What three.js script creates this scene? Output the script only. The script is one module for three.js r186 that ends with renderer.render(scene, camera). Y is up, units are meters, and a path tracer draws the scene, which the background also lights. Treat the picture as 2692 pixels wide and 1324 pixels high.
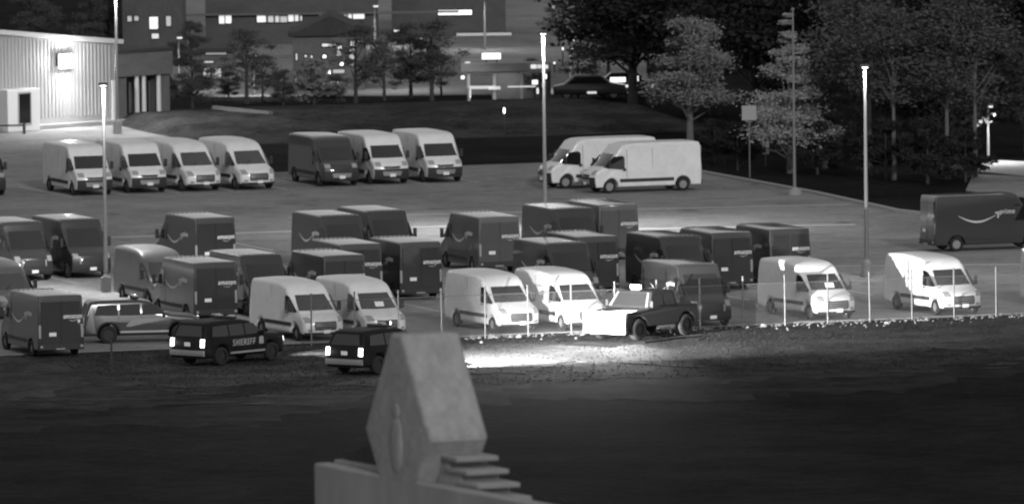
import * as THREE from 'three';
import { RoundedBoxGeometry } from 'three/addons/geometries/RoundedBoxGeometry.js';
import { TextGeometry } from 'three/addons/geometries/TextGeometry.js';
import { FontLoader } from 'three/addons/loaders/FontLoader.js';
import { mergeGeometries, toCreasedNormals } from 'three/addons/utils/BufferGeometryUtils.js';

// ---------------------------------------------------------------- camera, sky, moon, exposure
const PW = 2692, PH = 1324, FOCAL = 32000, EYE = 42, HORIZON = -1662;   // long telephoto from a 42 m high roof
const scene = new THREE.Scene();
const camera = new THREE.PerspectiveCamera(2 * Math.atan(PH / 2 / FOCAL) * 180 / Math.PI, PW / PH, 5, 4000);
camera.position.set(0, EYE, 0);
camera.rotation.order = 'YXZ';
camera.rotation.set(-Math.atan((PH / 2 - HORIZON) / FOCAL), 0, -0.012);
camera.focus = 300; camera.userData.fStop = 4.4;
camera.updateMatrixWorld(true); camera.updateProjectionMatrix();

const SKY_LOW = 0.72, SKY_HIGH = 0.31;
{ // night sky lit by the town: brighter near the horizon
  const w = 64, h = 64, d = new Float32Array(w * h * 4);
  for (let j = 0; j < h; j++) for (let i = 0; i < w; i++) {
    const el = (j + 0.5) / h * Math.PI - Math.PI / 2;
    const v = el > 0 ? SKY_HIGH + (SKY_LOW - SKY_HIGH) * Math.exp(-el / 0.10) : SKY_HIGH * 0.5;
    d.set([v, v, v * 1.01, 1], (j * w + i) * 4);
  }
  const t = new THREE.DataTexture(d, w, h, THREE.RGBAFormat, THREE.FloatType);
  t.mapping = THREE.EquirectangularReflectionMapping; t.magFilter = THREE.LinearFilter; t.needsUpdate = true;
  scene.background = t; scene.environment = t;
}
const moon = new THREE.DirectionalLight(0xffffff, 1.35);
moon.position.set(180, 250, 120); moon.target.position.set(0, 0, -560); moon.shadow.radius = 6;   // low, behind the camera and a little to its right
moon.castShadow = true;
Object.assign(moon.shadow.camera, { left: -120, right: 120, top: 120, bottom: -120, far: 1500 });
scene.add(moon, moon.target);

const renderer = new THREE.WebGLRenderer();
renderer.toneMapping = THREE.LinearToneMapping; renderer.toneMappingExposure = 1;
renderer.shadowMap.enabled = true;

// ---------------------------------------------------------------- helpers
let seed = 7;
const rnd = () => { seed = (seed * 1664525 + 1013904223) >>> 0; return seed / 4294967296; };
const rr = (a, b) => a + (b - a) * rnd();
const clamp = (v, a = 0, b = 1) => Math.min(b, Math.max(a, v));
const sst = (a, b, v) => { const t = clamp((v - a) / (b - a)); return t * t * (3 - 2 * t); };
const V = (x, y, z) => new THREE.Vector3(x, y, z);

// a pixel of the photograph to the point of the level at height y that it shows
function hit(px, py, y = 0) {
  const p = V(px / PW * 2 - 1, 1 - py / PH * 2, 0.5).unproject(camera).sub(camera.position);
  return camera.position.clone().addScaledVector(p, (y - EYE) / p.y);
}
function hitAt(px, py, dist) {
  const p = V(px / PW * 2 - 1, 1 - py / PH * 2, 0.5).unproject(camera).sub(camera.position).normalize();
  return camera.position.clone().addScaledVector(p, dist);
}
// the car park's own grid: rows run along u, vans stand along v, the grid is turned by LOT
const LOT = 20 * Math.PI / 180, CL = Math.cos(LOT), SL = Math.sin(LOT), DEG = Math.PI / 180;
const grid = (u, v, y = 0) => V(u * CL + v * SL, y, -u * SL + v * CL);

const used = {};
function numbered(name) { const n = used[name] = (used[name] ?? -1) + 1; return n ? name + '_' + String(n).padStart(3, '0') : name; }
function tag(o, label, category, group, kind) {
  o.userData = { label, category }; if (group) o.userData.group = group; if (kind) o.userData.kind = kind;
  return o;
}
function add(o) { o.name = numbered(o.name); scene.add(o); return o; }
function thing(name, label, category, pos, turn = 0, group) {
  const o = new THREE.Group(); o.name = name; add(o);
  if (pos) o.position.copy(pos); o.rotation.y = turn;
  return tag(o, label, category, group);
}
function part(name, geo, mat, parent) {
  const m = new THREE.Mesh(geo, mat); m.name = name; m.castShadow = m.receiveShadow = true;
  if (parent) parent.add(m); return m;
}
function structure(name, geo, mat) { const m = part(name, geo, mat); m.userData.kind = 'structure'; add(m); return m; }
const box = (w, h, d, x = 0, y = 0, z = 0) => new THREE.BoxGeometry(w, h, d).translate(x, y, z);
const rbox = (w, h, d, x = 0, y = 0, z = 0, r = 0.03, s = 2) => new RoundedBoxGeometry(w, h, d, s, Math.min(r, w / 2.01, h / 2.01, d / 2.01)).translate(x, y, z);
const cyl = (r0, r1, h, x = 0, y = 0, z = 0, n = 14) => new THREE.CylinderGeometry(r0, r1, h, n).translate(x, y, z);
const merge = list => mergeGeometries(list.map(g => { const q = g.index ? g.toNonIndexed() : g.clone(); for (const k of Object.keys(q.attributes)) if (!['position', 'normal', 'uv'].includes(k)) q.deleteAttribute(k); return q; }));
function soften(geo, angle) { // smooth normals below the crease angle, weighted by area, so that flat panels stay flat
  const g = geo.index ? geo.toNonIndexed() : geo, p = g.attributes.position, n = p.count, F = [], near = new Map(), a = V(), b = V(), c = V(), lim = Math.cos(angle), N = new Float32Array(n * 3);
  for (let i = 0; i < n; i += 3) {
    a.fromBufferAttribute(p, i); b.fromBufferAttribute(p, i + 1); c.fromBufferAttribute(p, i + 2);
    const w = b.clone().sub(a).cross(c.clone().sub(a)), u = w.clone().normalize(); F.push([w, u]);
    for (let k = 0; k < 3; k++) { const key = [p.getX(i + k), p.getY(i + k), p.getZ(i + k)].map(q => Math.round(q * 1e4)).join(); if (!near.has(key)) near.set(key, []); near.get(key).push(i / 3); }
  }
  for (let i = 0; i < n; i++) { const f = F[(i / 3) | 0], s = V(); for (const k of near.get([p.getX(i), p.getY(i), p.getZ(i)].map(q => Math.round(q * 1e4)).join())) if (F[k][1].dot(f[1]) > lim) s.add(F[k][0]); s.normalize(); N.set([s.x, s.y, s.z], i * 3); }
  g.setAttribute('normal', new THREE.BufferAttribute(N, 3)); return g;
}
function bar(a, b, r, n = 6, r2 = r) {
  const d = b.clone().sub(a), g = new THREE.CylinderGeometry(r2, r, d.length(), n);
  g.applyQuaternion(new THREE.Quaternion().setFromUnitVectors(V(0, 1, 0), d.clone().normalize()));
  return g.translate((a.x + b.x) / 2, (a.y + b.y) / 2, (a.z + b.z) / 2);
}
function spot(parent, at, towards, intensity, angle, penumbra, radius = 4) {
  const l = new THREE.SpotLight(0xffffff, intensity, 0, angle, penumbra, 2);
  l.position.copy(at); l.target.position.copy(towards); l.shadow.radius = radius; l.castShadow = true;
  parent.add(l, l.target); return l;
}
function point(parent, at, intensity, radius = 3) {
  const l = new THREE.PointLight(0xffffff, intensity, 0, 2); l.position.copy(at); l.shadow.radius = radius; l.castShadow = true; parent.add(l); return l;
}

// ---------------------------------------------------------------- textures (tone and grain of the matter only)
function noiseGrid(n, s) { let q = s; const r = () => { q = (q * 1664525 + 1013904223) >>> 0; return q / 4294967296; }; const a = new Float32Array(n * n); for (let i = 0; i < n * n; i++) a[i] = r(); return (x, y) => { x = ((x % n) + n) % n; y = ((y % n) + n) % n; const i = x | 0, j = y | 0, fx = x - i, fy = y - j, i1 = (i + 1) % n, j1 = (j + 1) % n, u = fx * fx * (3 - 2 * fx), v = fy * fy * (3 - 2 * fy); return (a[j * n + i] * (1 - u) + a[j * n + i1] * u) * (1 - v) + (a[j1 * n + i] * (1 - u) + a[j1 * n + i1] * u) * v; }; }
function tone(size, fn) {
  const d = new Uint8Array(size * size * 4);
  for (let j = 0; j < size; j++) for (let i = 0; i < size; i++) { const v = clamp(fn(i / size, j / size)) * 255; d.set([v, v, v, 255], (j * size + i) * 4); }
  const t = new THREE.DataTexture(d, size, size); t.wrapS = t.wrapT = THREE.RepeatWrapping; t.magFilter = THREE.LinearFilter; t.minFilter = THREE.LinearMipmapLinearFilter; t.generateMipmaps = true; t.needsUpdate = true;
  return t;   // linear values
}
const nA = noiseGrid(8, 3), nB = noiseGrid(32, 5), nC = noiseGrid(128, 9), nD = noiseGrid(256, 13);
const tAsphalt = tone(1024, (x, y) => {
  let v = 0.72 + 0.20 * (nA(x * 8, y * 8) - .5) + 0.18 * (nB(x * 32, y * 32) - .5) + 0.12 * (nC(x * 128, y * 128) - .5) + 0.16 * (nD(x * 256, y * 256) - .5);
  const st = nB(x * 32 + 7, y * 32 + 3); if (st > .80) v -= (st - .80) * 1.1;                   // oil stains
  return v;
});
const tGrass = tone(1024, (x, y) => 0.62 + 0.42 * (nA(x * 8 + 2, y * 8) - .5) + 0.34 * (nB(x * 32, y * 32 + 4) - .5) + 0.3 * (nC(x * 128, y * 128) - .5) + 0.3 * (nD(x * 256, y * 256) - .5));
const tStone = tone(512, (x, y) => 0.78 + 0.2 * (nB(x * 32, y * 32) - .5) + 0.14 * (nC(x * 128, y * 128) - .5) + .12 * (nA(x * 8, y * 8) - .5));
const tMetal = tone(512, (x, y) => 0.86 + 0.10 * (nB(x * 32, y * 4) - .5) + 0.08 * (nC(x * 128, y * 16) - .5));
const tPaint = tone(512, (x, y) => 0.90 + 0.10 * (nA(x * 8, y * 8) - .5) + 0.08 * (nB(x * 32, y * 32) - .5) + .05 * (nC(x * 128, y * 128) - .5));
const rep = (t, a, b = a) => { const c = t.clone(); c.repeat.set(a, b); c.needsUpdate = true; return c; };

const gray = v => new THREE.Color().setRGB(v, v, v);
const matte = (v, extra = {}) => new THREE.MeshPhysicalMaterial({ color: gray(v), roughness: 1, specularIntensity: .08, ...extra });
function mat(v, rough = .8, extra = {}) { return new THREE.MeshStandardMaterial({ color: gray(v), roughness: rough, ...extra }); }
function glow(v, e) { return new THREE.MeshStandardMaterial({ color: gray(.6), roughness: .4, emissive: gray(v), emissiveIntensity: e }); }
const M = {
  asphalt: matte(.33, { map: rep(tAsphalt, 1 / 40), bumpMap: rep(tAsphalt, 1 / 3), bumpScale: .01 }),
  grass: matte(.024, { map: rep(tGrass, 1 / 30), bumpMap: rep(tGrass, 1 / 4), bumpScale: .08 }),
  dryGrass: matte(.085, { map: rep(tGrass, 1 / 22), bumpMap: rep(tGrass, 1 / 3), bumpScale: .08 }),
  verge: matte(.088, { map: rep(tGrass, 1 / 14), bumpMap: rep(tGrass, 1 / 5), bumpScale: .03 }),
  farFadeGrass: matte(.038, { map: rep(tGrass, 1 / 11), bumpMap: rep(tGrass, 1 / 5), bumpScale: .03 }),  // darkest tone of the painted light fade towards the camera
  fadeGrass: matte(.062, { map: rep(tGrass, 1 / 9), bumpMap: rep(tGrass, 1 / 5), bumpScale: .03 }),  // middle tone of the painted fade from lit verge to dark ground
  edging: mat(.16, .9, { map: rep(tStone, .5) }), concrete: mat(.34, .9, { map: rep(tStone, .5) }),
  line: mat(.5, .8, { map: rep(tPaint, .4) }),
  white: new THREE.MeshPhysicalMaterial({ color: gray(.80), roughness: .42, map: tPaint, clearcoat: .4, clearcoatRoughness: .15 }),
  dark: new THREE.MeshPhysicalMaterial({ color: gray(.024), roughness: .4, map: tPaint, clearcoat: 1, clearcoatRoughness: .06 }),
  litDark: new THREE.MeshPhysicalMaterial({ color: gray(.085), roughness: .4, map: tPaint, clearcoat: 1, clearcoatRoughness: .06 }),  // the dark van paint, lightened to paint in stronger lamplight
  greyPaint: new THREE.MeshPhysicalMaterial({ color: gray(.11), roughness: .42, map: tPaint, clearcoat: .5, clearcoatRoughness: .1 }),
  silver: new THREE.MeshPhysicalMaterial({ color: gray(.042), roughness: .38, map: tPaint, clearcoat: .6, clearcoatRoughness: .12 }),
  black: new THREE.MeshPhysicalMaterial({ color: gray(.010), roughness: .5, map: tPaint, specularIntensity: .35 }),
  olive: mat(.022, .7, { map: tPaint }),
  glass: new THREE.MeshPhysicalMaterial({ color: gray(.012), roughness: .06, clearcoat: 1, clearcoatRoughness: .03 }),
  sheenGlass: new THREE.MeshPhysicalMaterial({ color: gray(.05), roughness: .12, map: tPaint, clearcoat: 1, clearcoatRoughness: .03 }),  // paler glass colour stands in for sky reflection and the cab behind
  trim: mat(.028, .7), rubber: mat(.018, .9), rim: mat(.30, .45, { metalness: .4 }), plate: mat(.80, .5), lens: new THREE.MeshPhysicalMaterial({ color: gray(.30), roughness: .12, clearcoat: 1 }),
  tail: new THREE.MeshPhysicalMaterial({ color: gray(.34), roughness: .25, clearcoat: 1 }), chrome: mat(.5, .3, { metalness: .7 }),
  print: mat(.82, .5), vinyl: mat(.55, .5), decal: mat(.34, .5), paper: mat(.85, .8),
  pole: mat(.20, .5, { map: rep(tMetal, 1, 4) }), galv: mat(.17, .5, { map: rep(tMetal, 1, 4) }), fixture: mat(.05, .6),
  siding: mat(.36, .55, { map: rep(tMetal, .25) }), trimPale: mat(.55, .6), wallDark: mat(.10, .85, { map: rep(tStone, .2) }), wallMid: mat(.15, .85, { map: rep(tStone, .2) }), roofDark: mat(.05, .9, { map: rep(tStone, .3) }),
  stone: mat(.37, .9, { map: rep(tStone, .35), bumpMap: rep(tStone, .8), bumpScale: .015 }),
  bark: mat(.06, 1, { map: rep(tStone, 2) }), barkPale: mat(.16, 1, { map: rep(tStone, 2) }),
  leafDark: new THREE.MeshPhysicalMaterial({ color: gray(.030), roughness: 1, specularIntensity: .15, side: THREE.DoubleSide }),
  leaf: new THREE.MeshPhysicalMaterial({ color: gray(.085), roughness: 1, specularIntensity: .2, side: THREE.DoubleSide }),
  litNeedle: new THREE.MeshPhysicalMaterial({ color: gray(.30), roughness: 1, specularIntensity: .3, side: THREE.DoubleSide }),  // lamplight on the conifer is put into this pale tone
  litLeaf: new THREE.MeshPhysicalMaterial({ color: gray(.21), roughness: 1, specularIntensity: .3, side: THREE.DoubleSide }),  // pale copy of the leaf, paints the light on lit crowns
};
const font = await new FontLoader().loadAsync('fonts/droid/droid_sans_bold.typeface.json');
function letters(str, size, depth = .006, squeeze = 1) { const g = new TextGeometry(str, { font, size, depth, curveSegments: 3, bevelEnabled: false }); g.computeBoundingBox(); const b = g.boundingBox; g.translate(-(b.min.x + b.max.x) / 2, -(b.min.y + b.max.y) / 2, 0); g.scale(squeeze, 1, 1); return g; }
// a curved arrow under the lettering: a tapered bow and a hooked head
function smile(w, depth = .006) {
  const s = new THREE.Shape(), n = 16, up = [], lo = [];
  for (let i = 0; i <= n; i++) { const t = i / n, x = -w / 2 + t * w, y = -0.18 * w * Math.sin(Math.PI * (t * .92 + .04)); const th = (.018 + .045 * Math.sin(Math.PI * Math.min(1, t * 1.05))) * w * .8; up.push([x, y + th / 2]); lo.push([x, y - th / 2]); }
  up.forEach((p, i) => i ? s.lineTo(...p) : s.moveTo(...p)); lo.reverse().forEach(p => s.lineTo(...p));
  const h = new THREE.Shape([[-.02, .05], [.09, .06], [.07, -.10], [.035, -.10], [.045, .02], [-.02, .012]].map(p => new THREE.Vector2(w / 2 + p[0] * w, p[1] * w)));
  return new THREE.ExtrudeGeometry([s, h], { depth, bevelEnabled: false, curveSegments: 3 });
}

// ---------------------------------------------------------------- ground
function sheet(pts, y, name, m, scale = 1, thick = 0) {   // pts: world points (x, z); uv in metres
  const s = new THREE.Shape(pts.map(p => new THREE.Vector2(p.x, -p.z)));
  const g = thick ? new THREE.ExtrudeGeometry(s, { depth: thick, bevelEnabled: false }) : new THREE.ShapeGeometry(s);
  g.rotateX(-Math.PI / 2).translate(0, y - thick, 0);
  const o = structure(name, g, m); return o;
}
{
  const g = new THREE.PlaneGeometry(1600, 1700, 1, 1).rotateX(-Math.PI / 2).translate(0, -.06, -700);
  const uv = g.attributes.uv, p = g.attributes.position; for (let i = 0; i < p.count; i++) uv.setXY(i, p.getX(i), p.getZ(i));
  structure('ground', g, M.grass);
}
// parking lot, its right edge runs along a kerb
const kerbPts = [grid(226.5, -604), grid(225.4, -574), grid(224.2, -560), grid(225.8, -547), grid(236, -541.5)];
sheet([grid(120, -497.2), grid(250, -497.2), grid(250, -541.5), ...kerbPts.slice().reverse(), grid(150, -604), grid(120, -604)], 0, 'parking_lot', M.asphalt, 1, .05);
// gravelly verge outside the fence
{ // ragged outer edge; rings and patches beyond it paint the light fading out
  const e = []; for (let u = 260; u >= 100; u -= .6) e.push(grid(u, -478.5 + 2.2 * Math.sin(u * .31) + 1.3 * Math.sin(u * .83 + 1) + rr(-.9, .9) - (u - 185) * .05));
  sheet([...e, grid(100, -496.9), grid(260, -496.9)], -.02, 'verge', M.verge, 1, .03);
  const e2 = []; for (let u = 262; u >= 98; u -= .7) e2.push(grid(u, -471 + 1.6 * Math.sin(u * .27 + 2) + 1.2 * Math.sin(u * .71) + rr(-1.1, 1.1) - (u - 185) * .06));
  sheet([...e2, grid(98, -485), grid(262, -485)], -.045, 'light_fade', M.fadeGrass, 1);
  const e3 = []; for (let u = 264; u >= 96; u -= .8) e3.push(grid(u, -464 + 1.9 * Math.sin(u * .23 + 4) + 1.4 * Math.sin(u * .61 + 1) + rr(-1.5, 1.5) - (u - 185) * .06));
  sheet([...e3, grid(96, -478), grid(264, -478)], -.052, 'far_light_fade', M.farFadeGrass, 1);
  for (let i = 0; i < 60; i++) { const u = rr(135, 235), v = -478 + Math.pow(rnd(), 1.6) * 9 - (u - 185) * .05, a = rr(.4, 1.6), b = rr(.3, .9), p = []; for (let k = 0; k < 14; k++) { const t = k / 14 * 6.283, q = rr(.65, 1.2); p.push(grid(u + Math.cos(t) * a * q, v + Math.sin(t) * b * q)); } sheet(p.reverse(), -.03, 'fade_patch', M.verge, 1); }
}
// faded bay lines and a few patched strips
function strip(u0, v0, u1, v1, w, y, name, m) {
  const a = grid(u0, v0), b = grid(u1, v1), d = b.clone().sub(a).normalize(), n = V(-d.z, 0, d.x).multiplyScalar(w / 2);
  return sheet([a.clone().add(n), b.clone().add(n), b.clone().sub(n), a.clone().sub(n)], y, name, m);
}
for (const [v0, v1, us] of [[-556, -550, [170, 173, 176, 179, 182, 185, 188, 191, 194, 197]], [-542.5, -534.5, [170.2, 173.2, 176.2, 179.2, 182.4, 185.2, 188, 190.8, 193.8, 196.2, 199, 202, 205]], [-600, -591, [191.2, 194.1, 197, 199.9, 202.8, 205.6, 208, 210.5, 213.3]], [-524, -510, [170, 173.3, 176.4, 179.5, 182.4, 185.4, 188, 191, 194, 197, 200, 203]]])
  for (const u of us) strip(u, v0, u, v1, .14, .004, 'bay_line', M.line);
strip(176, -563, 204, -561.2, .5, .004, 'bay_line', M.line);
strip(196, -571, 224, -566, .35, .004, 'bay_line', M.line);
strip(204, -556, 219, -552.5, .8, .004, 'bay_line', M.line);
strip(206, -528, 222, -522, .4, .004, 'bay_line', M.line);
for (let i = 0; i + 1 < kerbPts.length; i++) { // kerb: a real step
  const a = kerbPts[i], b = kerbPts[i + 1], d = b.clone().sub(a), L = d.length(), n = Math.round(L / 1.9), g = [];
  const k = thing('kerb', ['long straight concrete kerb beside the far corner of the lot', 'concrete kerb below the tall bare pole', 'short concrete kerb where the lot edge bends', 'concrete kerb running behind the dark van with the curved arrow'][i], 'kerb');
  for (let j = 0; j < n; j++) { const t = (j + .5) / n, c = a.clone().addScaledVector(d, t), q = rbox(L / n - .015, .2, .34, 0, .03, 0, .03); q.rotateY(Math.atan2(-d.z, d.x)); q.translate(c.x, 0, c.z); part('kerb_stone', q, M.concrete, k); }
}

// ---------------------------------------------------------------- vehicles: one body builder
function curve(pts, n) { const c = new THREE.SplineCurve(pts.map(p => new THREE.Vector2(...p))); return c.getPoints(n).map(p => [p.x, p.y]); }
function interp(list, key) { // list of [z,y] with y rising: z at height y
  if (key <= list[0][1]) return list[0][0];
  for (let i = 0; i + 1 < list.length; i++) if (key <= list[i + 1][1]) { const t = (key - list[i][1]) / (list[i + 1][1] - list[i][1] || 1); return list[i][0] + (list[i + 1][0] - list[i][0]) * t; }
  return list[list.length - 1][0];
}
function shell(S) {
  // S: front [[z,y]..] bottom to top, roof [[z,y]..] front to rear, rear [[z,y]..] top to bottom, W, H, bevel, belt, tumble, bow, axles, arch, floor
  const hw = S.W / 2, zF = Math.max(...S.front.map(p => p[0]));
  const bend = (x, y, z) => {
    x *= 1 - S.tumble * Math.pow(clamp((y - S.belt) / (S.H - S.belt)), 1.15);
    const f = sst(zF - S.nose, zF + .1, z); x *= 1 - .07 * f;
    z -= S.bow * (x / hw) ** 2 * sst(zF - S.nose * 1.2, zF - S.nose * .3, z);
    if (S.H > 2.2) y -= (S.crown ?? .05) * (x / hw) ** 2 * sst(S.H - .35, S.H, y);
    return [x, y, z];
  };
  const s = new THREE.Shape(); s.moveTo(...S.front[0]);
  for (const p of [...S.front.slice(1), ...S.roof, ...S.rear]) s.lineTo(...p);
  for (const z of [S.axles[1], S.axles[0]]) { s.lineTo(z - S.arch, S.floor); s.absarc(z, S.axleY, Math.hypot(S.arch, S.floor - S.axleY), Math.PI - Math.atan2(S.floor - S.axleY, S.arch), Math.atan2(S.floor - S.axleY, S.arch), true); }
  s.closePath();
  let g = new THREE.ExtrudeGeometry(s, { depth: S.W - 2 * S.bevel, bevelEnabled: true, bevelThickness: S.bevel, bevelSize: S.bevel, bevelOffset: -S.bevel, bevelSegments: 4, steps: 8, curveSegments: 8 });
  const p = g.attributes.position;
  for (let i = 0; i < p.count; i++) { const [x, y, z] = bend(-(p.getZ(i) - (S.W - 2 * S.bevel) / 2), p.getY(i), p.getX(i)); p.setXYZ(i, x, y, z); }
  g.deleteAttribute('normal'); g = soften(g, .7);
  const uv = g.attributes.uv; for (let i = 0; i < uv.count; i++) uv.setXY(i, g.attributes.position.getZ(i) * .2 + g.attributes.position.getX(i) * .13, g.attributes.position.getY(i) * .2 + g.attributes.position.getX(i) * .07);
  const full = [...S.front, ...S.roof], back = [...S.rear].reverse();
  const slab = (rows, thick) => { // rows of points -> closed slab, thickness along the outward normal
    const ny = rows.length, nx = rows[0].length, P = [], I = [];
    const N = (j, i) => { const a = rows[j][Math.max(0, i - 1)], b = rows[j][Math.min(nx - 1, i + 1)], c = rows[Math.max(0, j - 1)][i], d = rows[Math.min(ny - 1, j + 1)][i]; return b.clone().sub(a).cross(d.clone().sub(c)).normalize(); };
    for (const o of [thick[0], thick[1]]) for (let j = 0; j < ny; j++) for (let i = 0; i < nx; i++) { const q = rows[j][i].clone().addScaledVector(N(j, i), o); P.push(q.x, q.y, q.z); }
    const id = (k, j, i) => k * nx * ny + j * nx + i;
    for (let j = 0; j + 1 < ny; j++) for (let i = 0; i + 1 < nx; i++) { I.push(id(0, j, i), id(0, j, i + 1), id(0, j + 1, i + 1), id(0, j, i), id(0, j + 1, i + 1), id(0, j + 1, i)); I.push(id(1, j, i), id(1, j + 1, i + 1), id(1, j, i + 1), id(1, j, i), id(1, j + 1, i), id(1, j + 1, i + 1)); }
    const edge = (a, b, c, d) => I.push(a, c, b, b, c, d);
    for (let i = 0; i + 1 < nx; i++) { edge(id(0, 0, i), id(0, 0, i + 1), id(1, 0, i), id(1, 0, i + 1)); edge(id(0, ny - 1, i + 1), id(0, ny - 1, i), id(1, ny - 1, i + 1), id(1, ny - 1, i)); }
    for (let j = 0; j + 1 < ny; j++) { edge(id(0, j + 1, 0), id(0, j, 0), id(1, j + 1, 0), id(1, j, 0)); edge(id(0, j, nx - 1), id(0, j + 1, nx - 1), id(1, j, nx - 1), id(1, j + 1, nx - 1)); }
    const q = new THREE.BufferGeometry(); q.setAttribute('position', new THREE.Float32BufferAttribute(P, 3)); q.setIndex(I);
    const r = toCreasedNormals(q, .6); r.setAttribute('uv', new THREE.Float32BufferAttribute(new Float32Array(r.attributes.position.count * 2), 2)); return r;
  };
  // a plate that follows the nose (or tail): x from a0(y) to a1(y), y from y0 to y1
  const nose = (xs, y0, y1, off = .012, nx = 10, ny = 6, tail = false) => {
    const rows = [];
    for (let j = 0; j <= ny; j++) {
      const t = j / ny, y = y0 + (y1 - y0) * t, row = [];
      for (let i = 0; i <= nx; i++) { const [xa, xb] = xs(t); const x = xa + (xb - xa) * i / nx; row.push(V(...bend(tail ? -x : x, y, interp(tail ? back : full, y)))); }
      rows.push(row);
    }
    return slab(rows, [off, -.03]);
  };
  const tail = (xs, y0, y1, off = .012, nx = 8, ny = 5) => nose(xs, y0, y1, off, nx, ny, true);
  // a plate on the flank: outline in (z, y)
  const flank = (poly, side, off = .010, deep = .03) => {
    const q = new THREE.ExtrudeGeometry(new THREE.Shape(poly.map(p => new THREE.Vector2(...p))), { depth: deep, bevelEnabled: false, curveSegments: 4 }), a = q.attributes.position;
    for (let i = 0; i < a.count; i++) { const z = a.getX(i), y = a.getY(i), k = a.getZ(i); const [x, y2, z2] = bend(hw, y, z); a.setXYZ(i, side * (x + off - k), y, z); }
    if (side > 0) { const ix = q.index; } q.computeVertexNormals(); return q;
  };
  return { body: g, nose, tail, flank, bend, hw };
}
function wheelGeo(r, w) {
  const tyre = new THREE.LatheGeometry([[r * .62, -w / 2], [r * .9, -w / 2], [r, -w / 2 + .04], [r, w / 2 - .04], [r * .9, w / 2], [r * .62, w / 2]].map(p => new THREE.Vector2(...p)), 22).rotateZ(Math.PI / 2);
  const rim = [cyl(r * .62, r * .62, w * .5, 0, 0, 0, 18)]; for (let k = 0; k < 8; k++) { const b = box(r * .12, w * .68, r * .5, 0, 0, r * .32); b.rotateY(k * Math.PI / 4); rim.push(b); } rim.push(cyl(r * .17, r * .17, w * .78, 0, 0, 0, 10));
  return [tyre, merge(rim).rotateZ(Math.PI / 2)];
}
function wheels(root, S, r, w, track, rimMat = M.rim) {
  const [t, m] = wheelGeo(r, w);
  for (const z of S.axles) for (const s of [-1, 1]) { const o = part('wheel', t, M.rubber, root); o.position.set(s * track, r, z); part('rim', m, rimMat, o); }
}
const mirrorGeo = (s, hw, y, z, h = .34) => merge([rbox(.10, .05, .08, s * (hw + .04), y - h * .3, z), rbox(.17, h, .11, s * (hw + .17), y, z, .04)]);
const vanFloor = .30;

// white van with a sloping bonnet and a wide trapezium grille
const ST = { W: 2.06, H: 2.52, bevel: .15, belt: 1.15, tumble: .10, bow: .30, nose: 1.9, axles: [2.0, -1.74], arch: .42, axleY: .34, floor: vanFloor,
  front: [[2.90, .30], [2.97, .42], [2.99, .60], [2.97, .84], [2.88, .97], [2.60, 1.11], [2.14, 1.27], [1.80, 1.51], [1.42, 1.80], [1.18, 2.00], [1.00, 2.15]],
  roof: [[.74, 2.31], [.38, 2.42], [-.2, 2.48], [-1.2, 2.52], [-2.4, 2.51], [-2.80, 2.47]], rear: [[-2.92, 2.30], [-2.97, 1.9], [-2.99, 1.0], [-2.99, .62], [-2.97, .30]] };
function makeBonnetVan(paint = M.white, name = 'white_van') {
  const b = shell(ST), o = new THREE.Group(); o.name = name;
  part('body', b.body, paint, o);
  part('windscreen', b.nose(t => [-.86 + .12 * t, .86 - .12 * t], 1.30, 1.93, .012), M.sheenGlass, o);
  for (const x of [-.35, .3]) part('wiper', b.nose(t => [x + .3 * t - .012, x + .3 * t + .012], 1.31, 1.48, .035, 2, 3), M.trim, o);
  part('grille', b.nose(t => [-.56 + .05 * Math.abs(t - .55), .56 - .05 * Math.abs(t - .55)], .50, .86, .018, 10, 4), M.trim, o);
  for (const y of [.59, .68, .77]) part('grille_bar', b.nose(() => [-.50, .50], y - .012, y + .012, .034, 8, 1), M.chrome, o);
  for (const s of [-1, 1]) {
    part('headlight', b.nose(t => s < 0 ? [-.97, -.63 - .10 * t] : [.63 + .10 * t, .97], .82, 1.05, .014, 5, 5), M.lens, o);
    part('fog_light', b.nose(t => s < 0 ? [-.86, -.66] : [.66, .86], .44, .54, .014, 3, 2), M.lens, o);
    part('side_window', b.flank([[2.02, 1.30], [1.96, 1.24], [.95, 1.24], [.88, 1.32], [.88, 1.88], [1.00, 1.94], [1.24, 1.88]], s), M.glass, o);
    part('side_moulding', b.flank([[1.50, .62], [-1.25, .62], [-1.25, .78], [1.50, .78]], s, .025, .05), M.trim, o);
    part('door_seam', b.flank([[.78, .5], [.765, .5], [.765, 2.2], [.78, 2.2]], s, .003, .02), M.trim, o);
    part('door_seam', b.flank([[-.62, .5], [-.635, .5], [-.635, 2.25], [-.62, 2.25]], s, .003, .02), M.trim, o);
    part('door_handle', b.flank([[.95, 1.16], [1.15, 1.16], [1.15, 1.20], [.95, 1.20]], s, .04, .05), M.trim, o);
    part('mirror', mirrorGeo(s, b.hw - .03, 1.46, 1.76, .42), M.trim, o);
    part('tail_light', rbox(.13, .62, .07, s * .93, 1.0, -2.965, .03), M.tail, o);
    part('rear_door', rbox(.84, 1.75, .04, s * .43, 1.36, -2.985, .015), paint, o);
  }
  part('front_bumper', b.nose(() => [-.98, .98], .31, .40, .03, 12, 3), M.trim, o);
  part('rear_bumper', rbox(1.92, .22, .14, 0, .44, -2.99, .04), M.trim, o);
  part('number_plate', rbox(.32, .16, .02, 0, .44, 3.045, .006), M.plate, o);
  wheels(o, ST, .345, .22, .92);
  return o;
}
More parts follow.
